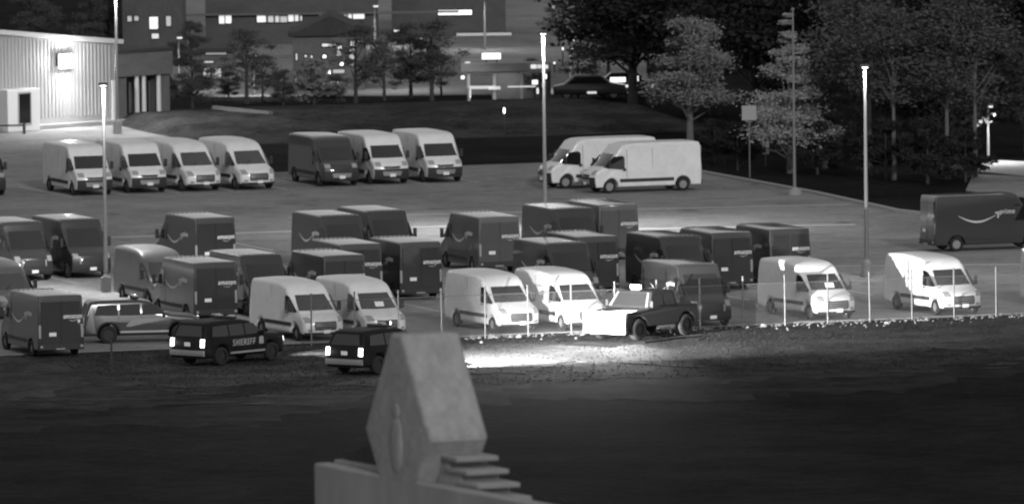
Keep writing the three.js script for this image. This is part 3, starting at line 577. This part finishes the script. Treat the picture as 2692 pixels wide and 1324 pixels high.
// ---------------------------------------------------------------- metal building on the left
const E1 = hit(0, 346), E2 = hit(303, 325);
const wallDir = E2.clone().sub(E1).setY(0).normalize(), wallTurn = Math.atan2(-wallDir.z, wallDir.x);
{
  const base = E2.clone(), o = thing('metal_building', 'pale ribbed metal building with a bright wall lamp', 'building', base, wallTurn);   // local x: along the wall, 0 at the right corner; local z towards the camera
  const L = 9.5, hR = 4.55, hL = 5.55, hAt = x => hR + (hL - hR) * (-x / L);
  const prof = new THREE.Shape([[0, 0], [0, hR], [-L, hL], [-L, 0]].map(p => new THREE.Vector2(...p)));
  part('wall', new THREE.ExtrudeGeometry(prof, { depth: 9, bevelEnabled: false }).translate(0, 0, -9), M.siding, o);
  for (let x = -.42; x > -L + .2; x -= .27) part('siding_rib', rbox(.07, hAt(x) - .75, .045, x, (hAt(x) - .15) / 2 + .28, .02, .015, 1), M.siding, o);
  const tilt = Math.atan2(hR - hL, L);
  const fascia = rbox(L + .7, .26, .5, 0, 0, 0, .03); fascia.rotateZ(tilt).translate(-L / 2 + .1, (hR + hL) / 2 + .08, .06); part('eaves_fascia', fascia, M.trimPale, o);
  const roof = box(L + .5, .12, 9.4); roof.rotateZ(tilt).translate(-L / 2, (hR + hL) / 2 + .06, -4.5); part('roof', roof, M.roofDark, o);
  part('corner_post', rbox(.36, 2.4, .12, -.14, 1.25, .07, .02), M.trimPale, o);
  part('plinth', rbox(L + .3, .26, .5, -L / 2 + .3, .12, .26, .02), M.concrete, o);
  const lamp = part('wall_lamp', rbox(.9, .7, .26, -4.05, 3.78, .20, .05), M.fixture, o);
  part('lamp_lens', rbox(.96, .80, .16, -4.05, 3.72, .38, .079, 5), glow(1, 9), lamp);
  spot(o, V(-4.05, 3.70, .62), V(-4.0, 0, 4.5), 170, 1.45, .4, 10);
  point(o, V(-4.05, 3.72, .80), 38, 10);
  const porch = part('entry_box', rbox(2.4, 2.35, 1.0, -7.75, 1.18, .5, .04), M.trimPale, o);
  part('entry_window', rbox(.84, 1.66, .06, -7.7, 1.28, 1.0, .02), M.glass, porch);
  part('entry_frame', merge([rbox(.07, 1.8, .08, -8.16, 1.28, 1.01), rbox(.07, 1.8, .08, -7.24, 1.28, 1.01), rbox(.99, .07, .08, -7.7, 2.18, 1.01), rbox(.99, .07, .08, -7.7, .38, 1.01)]), M.siding, porch);
  // lower wing with a recessed entrance
  const w = thing('low_wing', 'dark low building with a pillared entrance beside the metal building', 'building', base, wallTurn);
  part('wall', merge([box(4.4, 3.9, 5, 2.25, 1.95, -3.6), box(1.05, 2.6, .9, .6, 1.3, -.75), box(.8, 2.6, .9, 4.0, 1.3, -.75), box(4.4, 1.3, 1.1, 2.25, 3.25, -.62)]), M.wallMid, w);
  part('doorway', rbox(1.0, 2.2, .06, 1.45, 1.1, -1.06, .01), M.glass, w); part('doorway', rbox(.9, 2.2, .06, 3.0, 1.1, -1.06, .01), M.glass, w);
  for (const x of [1.9, 2.42, 3.55]) part('pillar', cyl(.13, .15, 2.6, x, 1.3, -.3, 12), M.trimPale, w);
  part('roof_edge', rbox(4.6, .2, 1.4, 2.25, 4.0, -.7, .03), M.roofDark, w); part('roof', box(4.5, .15, 4.9, 2.25, 4.0, -3.9), M.roofDark, w);
}
{ // rail and low post before the building
  const r = thing('guard_rail', 'low dark rail with one post before the metal building', 'rail', hit(62, 352)); part('post', rbox(.16, .6, .16, 0, .3, 0, .02), M.trim, r); part('rail', rbox(3.0, .1, .07, -1.45, .48, 0, .02), M.trim, r);
}
sheet([grid(140, -604.02), grid(204.5, -604.02), hit(560, 368), hit(480, 345), hit(334, 322), hit(-120, 356)], 0, 'forecourt', matte(.30, { map: rep(tAsphalt, 1 / 30) }), 1, .05);

// ---------------------------------------------------------------- grass bank, road and town ground behind the lot
{ // low bank: a ridge of earth behind the far row
  const a = hit(470, 372), b = hit(1890, 330), d = b.clone().sub(a), n = 60, P = [], I = [], prof = [[-3.2, -.06], [0, .12], [4, .45], [9, .75], [16, .7], [24, .3], [30, -.06]];
  const nd = V(d.z, 0, -d.x).normalize();                                   // away from the camera
  const uvs = [];
  for (let i = 0; i <= n; i++) for (const [w, h] of prof) { const t = i / n, e = sst(0, .08, t) * (1 - sst(.93, 1, t)); const q = a.clone().addScaledVector(d, t).addScaledVector(nd, w); const hh = h < 0 ? h : (h + rr(-.08, .08)) * e - .06; P.push(q.x, hh, q.z); uvs.push(q.x, q.z); }
  const m = prof.length; for (let i = 0; i < n; i++) for (let j = 0; j + 1 < m; j++) { const k = i * m + j; I.push(k, k + m, k + 1, k + 1, k + m, k + m + 1); }
  let g = new THREE.BufferGeometry(); g.setAttribute('position', new THREE.Float32BufferAttribute(P, 3)); g.setAttribute('uv', new THREE.Float32BufferAttribute(uvs, 2)); g.setIndex(I); g.computeVertexNormals();
  structure('grass_bank', g, M.dryGrass);
}
{ const a = hit(562, 318), b = hit(712, 334), d = b.clone().sub(a), w = thing('edging_wall', 'low pale concrete edging on the dark bank behind the four white vans', 'wall', a.clone().add(b).multiplyScalar(.5), Math.atan2(-d.z, d.x)); for (let i = 0; i < 5; i++) part('edging_slab', rbox(d.length() / 5 - .02, .9, .3, d.length() * ((i + .5) / 5 - .5), .42, 0, .03), M.edging, w); }
sheet([hit(2560, 448), hit(2700, 462), hit(2900, 470), hit(2900, 425), hit(2700, 424), hit(2585, 418)], 0, 'side_road', M.concrete, 1, .05);
sheet([hit(2540, 500), hit(2900, 540), hit(2900, 474), hit(2560, 456)], -.01, 'side_path', M.asphalt, 1, .04);
sheet([hit(480, 255), hit(1700, 245), hit(1700, -60), hit(300, -60)], 0, 'town_yard', M.asphalt, 1, .04);

// ---------------------------------------------------------------- trees
function crown(sd, n, size, spread, shape) { // leaves as small bent faces in clumps; unit crown: y 0..1, radius about spread
  seed = sd; const clumps = [], P = [], N = 34;
  for (let k = 0; k < N; k++) { const y = shape === 'cone' ? Math.pow(rnd(), 1.25) : clamp(.12 + .88 * Math.pow(rnd(), .85)), a = rr(0, 6.283), rad = shape === 'cone' ? (1 - y) * .95 + .04 : Math.sqrt(Math.max(0, 1 - ((y - .5) / .52) ** 2)) * rr(.35, 1); clumps.push([Math.cos(a) * rad * spread * rr(.55, 1.08), y, Math.sin(a) * rad * spread * rr(.55, 1.08), shape === 'cone' ? rr(.07, .14) * (1.15 - y) : rr(.07, .155)]); }
  for (let i = 0; i < n; i++) {
    const c = clumps[(rnd() * N) | 0], g = () => rnd() + rnd() + rnd() - 1.5, x = c[0] + g() * c[3] * 1.1, y = c[1] + g() * c[3] * .55, z = c[2] + g() * c[3] * 1.1;
    const s = size * rr(.5, 1.3), d1 = V(g(), g() * .6, g()).normalize(), d2 = V(g(), g() * .6, g()).cross(d1).normalize();
    const A = V(x, y, z).addScaledVector(d1, s), B = V(x, y, z).addScaledVector(d2, s * .55), C = V(x, y, z).addScaledVector(d1, -s), D = V(x, y, z).addScaledVector(d2, -s * .55);
    P.push(...A, ...B, ...C, ...A, ...C, ...D);
  }
  const q = new THREE.BufferGeometry(); q.setAttribute('position', new THREE.Float32BufferAttribute(P, 3)); q.computeVertexNormals(); return [q, clumps];
}
function trunkGeo(clumps, r, low) {
  const g = [bar(V(0, -.02 / 1, 0), V(0, .85, 0), r, 8, r * .25)];
  clumps.filter(c => c[1] > low + .08).slice(0, 14).forEach((c, k) => { const y0 = Math.max(low, c[1] - .10 - .045 * (k % 5)); g.push(bar(V(0, y0, 0), V(c[0] * .9, c[1], c[2] * .9), r * .34, 5, r * .08)); });
  return merge(g);
}
const kinds = {};
for (const [k, sd, n, size, spread, shape, r, low] of [['round', 11, 15000, .015, .42, 'round', .030, .22], ['wide', 23, 15000, .015, .52, 'round', .034, .2], ['cone', 37, 18000, .010, .21, 'cone', .020, .1], ['bush', 51, 7000, .026, .60, 'round', .03, .02], ['slim', 83, 6000, .014, .26, 'round', .016, .5], ['open', 71, 4500, .016, .46, 'round', .032, .2]]) { const [c, cl] = crown(sd, n, size, spread, shape); kinds[k] = [c, trunkGeo(cl, r, low)]; }
function tree(kind, px, py, h, lift, leaf, label, group, wide = 1, bark = M.bark, name = 'tree', turn = rr(0, 6)) {
  const o = thing(name, label, name === 'bush' ? 'bush' : 'tree', hit(px, py).setY(-.06), turn, group);
  const [c, t] = kinds[kind];
  const a = part('crown', c, leaf, o); a.scale.set(h * wide, h * (1 - lift), h * wide); a.position.y = h * lift;
  const b = part('trunk', t, bark, o); b.scale.set(h * wide, h * (1 - lift * .35), h * wide); b.position.y = -.05;
  return o;
}
const wood = 'dark trees behind the right half of the lot';
tree('wide', 1815, 372, 6.5, .22, M.litLeaf, 'broad tree with leaves painted pale as if lit, behind the broadside white vans', null, .98, M.barkPale);
tree('cone', 2078, 452, 8.3, .22, M.litNeedle, 'conifer painted pale as if lamplit, next to the tall bare pole', null, 1.08, M.barkPale);
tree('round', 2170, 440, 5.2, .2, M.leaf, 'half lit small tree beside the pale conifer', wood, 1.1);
const darks = [
  [1665, 300, 11, 'round', 'dark tree behind the petrol station end of the bank'], [1745, 250, 13, 'wide', 'tall dark tree filling the gap left of the broad pale tree'], [1880, 300, 12, 'round', 'tall dark tree rising straight behind the broad pale tree'],
  [1985, 330, 12, 'wide', 'dark tree between the broad pale tree and the conifer'], [2120, 330, 13, 'round', 'tall dark tree behind the pale conifer'], [2235, 360, 12, 'wide', 'dark tree behind the lamp post beside the wood'],
  [2330, 395, 11.5, 'wide', 'dark bushy tree right of the lamp post beside the wood'], [2430, 340, 13, 'round', 'tall dark tree in the middle of the wood'], [2500, 415, 10.5, 'wide', 'dark low-branched tree behind the driving parcel van'],
  [2565, 330, 13, 'round', 'tall dark tree beside the side road'], [2650, 280, 12, 'wide', 'dark tree beyond the side road'], [2420, 250, 14, 'wide', 'tallest dark tree at the back of the wood'], [2240, 240, 14, 'round', 'dark tree at the back of the wood above the lamp']];
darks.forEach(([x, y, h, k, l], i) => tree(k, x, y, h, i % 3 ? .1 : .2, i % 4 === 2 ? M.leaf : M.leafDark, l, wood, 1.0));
tree('wide', 2700, 400, 5.4, .2, M.leaf, 'small half lit tree across the side road', wood, 1);
[[2288, 452, 9.5, 'slim pale-stemmed tree just right of the lamp post beside the wood'], [2352, 470, 9, 'slim pale-stemmed tree between two dark bushes'], [2492, 468, 9.5, 'slim pale-stemmed tree behind the driving parcel van'], [2566, 470, 9, 'slim pale-stemmed tree at the side road']].forEach(([x, y, h, l]) => tree('slim', x, y, h, .38, M.leaf, l, wood, 1, M.barkPale));
const shrub = 'dark bushes behind the lot';
[[2150, 455, 2.6, 'dark bush left of the lamp post at the foot of the wood'], [2330, 470, 3.0, 'dark bush right of the lamp post at the foot of the wood'], [2440, 480, 3.2, 'dark bush behind the driving parcel van'], [2540, 475, 2.6, 'dark bush at the corner of the side road'], [1940, 445, 2.4, 'dark bush behind the square road sign'], [1880, 425, 2.2, 'dark bush behind the broadside white vans']].forEach(a => tree('bush', a[0], a[1], a[2], 0, M.leafDark, a[3], shrub, 1, M.bark, 'bush'));
const town = 'dark trees in the town behind the bank';
M.leafTown = M.leaf;
[[505, 300, 3.6, 'round', M.leafTown, 'dark tree at the end of the low wing'], [600, 262, 1.6, 'wide', M.leafTown, 'dark tree below the small shop'], [690, 262, 2.6, 'open', M.leaf, 'thin tree between the shop and the lit house'], [745, 276, 2.0, 'wide', M.leafTown, 'dark tree left of the lit house'], [1010, 262, 3.4, 'open', M.leafTown, 'thin dark tree right of the lit house'], [648, 270, 4.2, 'open', M.leafTown, 'thin tree right of the small shop'], [935, 268, 4.4, 'open', M.leafTown, 'thin tree at the corner of the lit house'], [1135, 262, 4.6, 'open', M.leafTown, 'thin tree left of the petrol canopy'], [1405, 262, 2.4, 'open', M.leafTown, 'low thin tree before the petrol canopy'], [1080, 255, 4.2, 'round', M.leafTown, 'dark tree between the lit house and the petrol station'], [1160, 250, 2.4, 'open', M.leafTown, 'thin dark tree beside the petrol station'], [1520, 256, 3.0, 'open', M.leafTown, 'dark tree right of the petrol station'], [1600, 195, 4.2, 'round', M.leafTown, 'dark tree above the parked cars'], [1470, 120, 2.8, 'open', M.leafTown, 'dark tree behind the petrol station'], [1060, 130, 1.6, 'round', M.leafTown, 'dark tree below the long lit sign'], [500, 170, 2.6, 'wide', M.leafTown, 'dark tree behind the low wing'], [250, 150, 4, 'wide', M.leafTown, 'dark tree behind the roof of the metal building'], [90, 140, 4, 'round', M.leafTown, 'dark tree behind the entry end of the metal roof'], [1700, 130, 5, 'round', M.leafTown, 'dark tree behind the parked cars'], [2000, 180, 11, 'wide', M.leafTown, 'dark tree far behind the conifer']].forEach(a => tree(a[3], a[0], a[1], a[2], .12, a[4], a[5], town));
tree('bush', 825, 276, 2.6, 0, M.litLeaf, 'bush painted pale as if lit, in front of the lit house', null, 1.1, M.bark, 'bush');
tree('bush', 880, 272, 1.6, 0, M.leaf, 'small half lit bush in front of the lit house', null, 1.1, M.bark, 'bush');

// ---------------------------------------------------------------- town in the background
function block(name, label, px0, px1, py, h, m, depth = 8, roofM = M.roofDark) { // facade between two pixels of its foot
  const a = hit(px0, py), b = hit(px1, py), w = b.x - a.x, o = thing(name, label, 'building', V((a.x + b.x) / 2, 0, a.z), 0);
  part('wall', box(w, h, depth, 0, h / 2, -depth / 2), m, o); part('roof', rbox(w + .5, .25, depth + .5, 0, h + .1, -depth / 2, .03), roofM, o);
  o.userData.s = undefined; delete o.userData.s;
  return { o, at: (px, py2) => { const d = hit(px, py); const t = (a.z) ; const ray = hitAt(px, py2, 1).sub(camera.position); const k = (a.z - camera.position.z) / ray.z; const p = camera.position.clone().addScaledVector(ray, k); return V(p.x - o.position.x, p.y, 0); } };
}
function lit(B, x0, x1, y0, y1, e, name = 'window', deep = .05) { // a lit pane with its frame
  const a = B.at(x0, y1), b = B.at(x1, y0), w = Math.abs(b.x - a.x), h = Math.abs(b.y - a.y), x = (a.x + b.x) / 2, y = (a.y + b.y) / 2;
  const f = part(name + '_frame', merge([box(w + .12, .06, .08, x, y + h / 2 + .03, .03), box(w + .12, .06, .08, x, y - h / 2 - .03, .03), box(.06, h, .08, x - w / 2 - .03, y, .03), box(.06, h, .08, x + w / 2 + .03, y, .03)]), M.trim, B.o);
  part(name === 'window' ? 'window_pane' : name, box(w, h, deep, x, y, .02), glow(1, e), f); return { x, y };
}
{
  const B = block('office_block', 'long dark office block with a row of lit windows', 540, 990, 118, 4.6, M.wallDark);
  for (const [a, b, c, d, e] of [[575, 589, 36, 62, .75], [592, 607, 36, 61, .85], [675, 698, 41, 58, .8], [704, 720, 41, 58, .3], [721, 733, 41, 58, .36], [736, 754, 42, 58, .22], [757, 772, 39, 56, .7], [774, 784, 39, 55, .6], [789, 793, 41, 54, .5], [840, 866, 37, 54, .42], [895, 912, 38, 52, .3], [914, 924, 34, 51, .75], [928, 957, 32, 49, .85]]) lit(B, a, b, c, d, e);
  part('ledge', rbox(21, .12, .4, 0, 1.9, .2, .02), M.wallMid, B.o);
}
{
  const B = block('stair_tower', 'dark block with a tall bright stairwell window', 322, 480, 160, 6.2, M.wallDark);
  lit(B, 392, 414, 44, 76, .8); lit(B, 398, 416, 88, 101, .45); lit(B, 436, 448, 42, 68, .18); lit(B, 334, 345, 42, 56, .16); lit(B, 352, 363, 42, 54, .14);
}
{
  const B = block('small_shop', 'small pale shop with a lit front behind the dark trees', 532, 612, 214, 1.75, M.wallMid, 5);
  lit(B, 534, 552, 178, 204, .3); lit(B, 556, 580, 180, 205, .2); lit(B, 584, 618, 196, 206, .34, 'counter_light'); lit(B, 534, 560, 160, 165, .3, 'sign_light'); lit(B, 540, 594, 137, 143, .14, 'fascia_light');
}
{
  const B = block('lit_house', 'dark house with scattered porch lights behind the lit bush', 770, 960, 238, 3.2, M.wallMid, 6);
  const roof = new THREE.ExtrudeGeometry(new THREE.Shape([[-2.4, 3.2], [2.6, 3.2], [.1, 4.4]].map(p => new THREE.Vector2(...p))), { depth: 6.6, bevelEnabled: false }).translate(0, 0, -6.3); part('gable', roof, M.roofDark, B.o);
  for (const [a, b, c, d, e, n] of [[857, 868, 184, 195, 2.2, 'porch_light'], [893, 902, 163, 172, 2.0, 'porch_light'], [848, 857, 144, 152, 1.6, 'porch_light'], [848, 904, 214, 225, 1.1, 'porch_light'], [886, 897, 120, 129, 1.3, 'porch_light'], [846, 884, 114, 122, .5, 'window'], [884, 896, 132, 146, .16, 'window'], [918, 931, 128, 172, .16, 'window'], [875, 905, 182, 192, .12, 'window'], [921, 932, 108, 120, .9, 'porch_light'], [941, 962, 107, 110, .8, 'porch_light'], [776, 782, 206, 214, .3, 'porch_light'], [735, 746, 206, 214, .25, 'porch_light'], [777, 781, 140, 158, .35, 'window'], [815, 821, 146, 152, .6, 'porch_light'], [800, 806, 144, 150, .4, 'porch_light']]) lit(B, a, b, c, d, e, n);
}
{
  const B = block('lit_hall', 'dark hall with one long bright strip sign', 1030, 1330, 96, 4.4, M.wallDark);
  lit(B, 1152, 1240, 26, 39, 1.6, 'strip_sign'); lit(B, 1200, 1345, 85, 98, .10, 'loading_window'); 
}
{ // petrol station: canopy on columns with bright panels
  const g = hit(1330, 268), sc = x => (x - 1330) * -g.z / FOCAL, o = thing('petrol_station', 'petrol station canopy with bright panels beneath a white roof sign', 'petrol station', V(g.x, 0, g.z));
  part('canopy', rbox(sc(1440) - sc(1222) + .4, .5, 5, 0, 2.0, -2.5, .03), mat(.30, .6), o);
  part('canopy_soffit', rbox(sc(1440) - sc(1222), .08, 4.6, 0, 1.70, -2.5, .02), M.trimPale, o);
  for (const x of [1232, 1300, 1372, 1432]) part('column', rbox(.18, 1.7, .18, sc(x), .85, -.5, .02), M.trimPale, o);
  part('kiosk', box(3.4, 1.7, 2, .9, .85, -4), M.wallMid, o);
  const sg = part('roof_sign', rbox(1.12, .4, .16, sc(1293), 2.62, -.6, .03), M.fixture, o); part('sign_light', rbox(1.08, .36, .04, sc(1293), 2.62, -.50, .02), glow(1, 1.6), sg); part('sign_post', merge([-.3, .3].map(x => box(.06, .3, .06, sc(1293) + x, 2.36, -.6))), M.trim, o);
  for (const [x, y, w, h, e] of [[1404, 2.02, .32, .22, .8], [1420, 2.02, .28, .2, .6], [1436, 2.0, .26, .2, .8], [1407, 1.12, .34, .26, 1.2], [1435, 1.45, .16, .28, 1.4], [1217, 1.45, .2, .2, 1.2], [1230, 2.3, .3, .08, .6], [1268, .86, 1.5, .18, .34], [1300, .82, .7, .2, .42], [1372, .88, 1.6, .07, .7], [1414, .62, .12, .34, .9], [1236, .5, .1, .5, .5]])
    part('panel_light', rbox(w, h, .06, sc(x), y, .06, .02), glow(1, e), o);
  point(o, V(0, 1.5, -1.5), 6, 6);
}
// parked cars with their lamps lit beside the station
{
  const car = (px, py, label, lamps) => { const g = hit(px, py), o = thing('parked_car', label, 'car', V(g.x, 0, g.z), 0, 'cars parked in the town');
    const s = new THREE.Shape([[-2.1, .3], [-2.15, .75], [-1.5, .9], [-.9, 1.4], [.6, 1.42], [1.2, .95], [2.0, .82], [2.15, .5], [2.1, .3]].map(p => new THREE.Vector2(...p)));
    part('body', toCreasedNormals(new THREE.ExtrudeGeometry(s, { depth: 1.5, bevelEnabled: true, bevelSize: .1, bevelThickness: .12, bevelOffset: -.1, bevelSegments: 3 }).translate(0, 0, -1.5), .6), M.silver, o);
    part('side_window', new THREE.ExtrudeGeometry(new THREE.Shape([[-1.3, .92], [-.85, 1.33], [.55, 1.34], [1.0, .95]].map(p => new THREE.Vector2(...p))), { depth: .03, bevelEnabled: false }).translate(0, 0, .11), M.glass, o);
    const [t, m] = wheelGeo(.32, .2); for (const x of [-1.35, 1.35]) for (const z of [0, -1.4]) { const w = part('wheel', t, M.rubber, o); w.position.set(x, .32, z); w.rotation.y = Math.PI / 2; part('rim', m, M.rim, w); }
    for (const [x, y, w, h, e] of lamps) part('lamp', rbox(w, h, .12, x, y, .16, .03), glow(1, e), o); };
  car(1648, 254, 'parked car with a row of bright lamps right of the petrol station', [[-.5, 1.0, .9, .28, 1.3], [.4, 1.05, .6, .3, 1.1], [-.3, .62, 1.3, .14, 1.0], [-1.7, .62, .2, .3, .7], [1.5, .6, .16, .24, .7]]);
  car(1552, 262, 'parked car with a single low lamp right of the petrol station', [[.1, .42, .55, .12, .7]]);
}
// small lamps on posts among the trees and roofs
[[1326, 345, 1.0, .10, .30, 1.4, 'short bollard lamp glowing on the dark bank'], [1480, 175, 1.0, .08, .16, .9, 'small lamp of a pair above the petrol station, slim head'], [1504, 175, 1.0, .22, .13, .9, 'small lamp of a pair above the petrol station, wide head'], [1105, 150, 1.1, .35, .13, .6, 'small double lamp between the house and the petrol station'], [1458, 190, .5, .1, .12, .8, 'tiny lamp just right of the petrol canopy'], [1455, 60, .9, .16, .2, .4, 'dim lamp above the petrol station trees']].forEach(([px, py, h, w, hh, e, l]) => {
  const o = thing('small_lamp', l, 'lamp', hit(px, py), 0, 'small lamps behind the lot'); part('post', cyl(.035, .04, h, 0, h / 2, 0, 8), M.trim, o); part('lamp_glass', rbox(w, hh, .1, 0, h + hh / 2, 0, .03), glow(1, e * 2), o); if (px === 1326) point(o, V(0, h + .15, .25), .5, 3);
});
{ // street lamps over the wood
  for (const [px, py, h, w, e, l] of [[2118, 240, 5.6, .7, 1.6, 'street lamp glowing over the tops of the wood'], [2612, 250, 5.8, .4, 1.2, 'street lamp with a hanging glow above the side road'], [1275, 130, 3.6, .6, .8, 'street lamp behind the long strip sign'], [2600, 422, 3.0, .22, .35, 'street lamp at the bend of the side road'], [668, 250, 2.4, .25, .4, 'street lamp between the small shop and the lit house'], [1040, 236, 3.6, .3, .5, 'street lamp right of the lit house'], [985, 120, 2.6, .3, .4, 'street lamp at the end of the office block'], [470, 236, 3.2, .3, .4, 'street lamp left of the small shop'], [1500, 235, 3.0, .3, .4, 'street lamp right of the petrol canopy']]) {
    const o = thing('street_lamp', l, 'street lamp', hit(px, py), 0, 'street lamps behind the lot'); part('pole', cyl(.05, .08, h, 0, h / 2, 0, 8), M.pole, o); part('arm', bar(V(0, h - .05, 0), V(.1, h, 1.0), .035), M.pole, o); part('lamp_head', rbox(.3, .12, .6, .1, h + .04, 1.1, .04), M.fixture, o); part('lamp_glass', rbox(w, .12, .3, .1, h - .07, 1.15, .04), glow(1, e * 2), o); spot(o, V(.1, h - .2, 1.15), V(.1, 0, 1.6), px > 2590 && py > 400 ? 110 : 35, 1.35, .6);
  }
}

// ---------------------------------------------------------------- stone block on the stepped gable of a near building
{
  const D = 150, k = D / FOCAL, al = 65 * DEG, e1 = V(Math.cos(al), 0, Math.sin(al)), e2 = V(Math.sin(al), 0, -Math.cos(al));
  const mid = hitAt(1042, 1138, D);                                   // middle of the left face at its widest
  const turn = Math.atan2(-e1.z, e1.x);                               // local x = e1, local z = -e2
  const o = thing('gable_building', 'near building gable with stepped coping, lower left of the stone block', 'building', mid.clone(), turn);
  const blockO = thing('stone_block', 'large faceted stone block standing on the stepped gable', 'stone block', mid.clone(), turn);
  const prof = new THREE.Shape([[-.17, 1.22], [.17, 1.22], [.98, .02], [.98, -.04], [.52, -.66], [-.52, -.66], [-.96, -.04], [-.96, .02]].map(p => new THREE.Vector2(...p)));
  const th = .80;
  const g = new THREE.ExtrudeGeometry(prof, { depth: th - .14, bevelEnabled: true, bevelThickness: .07, bevelSize: .07, bevelOffset: -.07, bevelSegments: 4 }).translate(0, 0, -th + .07);
  part('block', toCreasedNormals(g, .5), M.stone, blockO);
  { // shallow carving on the left face: a worn upright figure
    part('carved_figure', merge([new THREE.SphereGeometry(.10, 12, 10).scale(1, 1.1, .22).translate(0, .26, .0), new THREE.SphereGeometry(.17, 14, 12).scale(1, 2.1, .18).translate(0, -.14, 0)]), M.stone, blockO);
  }
  // gable wall: long face towards the left, coping steps down behind and to the right
  part('wall', rbox(7.2, 27, .22, 1.08, -.56 - 13.5, -.111, .03), M.stone, o);
  part('core', rbox(3.0, 27, .56, -.92, -.52 - 13.5, -.51, .02), M.stone, o);
  [.45, .80, 1.12, 1.45, 1.80, 2.15, 2.5].forEach((a, i) => { const y = -.22 - .14 * i; part('step_stone', rbox(.40, 3, .52, a + .35, y - .062 - 1.5, -.51, .02), M.stone, o); part('coping_step', rbox(i ? .62 : .92, .06, .58, a + (i ? .46 : .36), y - .03, -.51, .015), M.stone, o); });
  // slate roof that climbs from the wall to the back of the block
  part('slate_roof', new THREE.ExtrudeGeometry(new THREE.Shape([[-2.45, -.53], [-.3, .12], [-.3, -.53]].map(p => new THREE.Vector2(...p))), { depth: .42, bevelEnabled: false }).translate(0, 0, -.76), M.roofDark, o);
}
renderer.render(scene, camera);
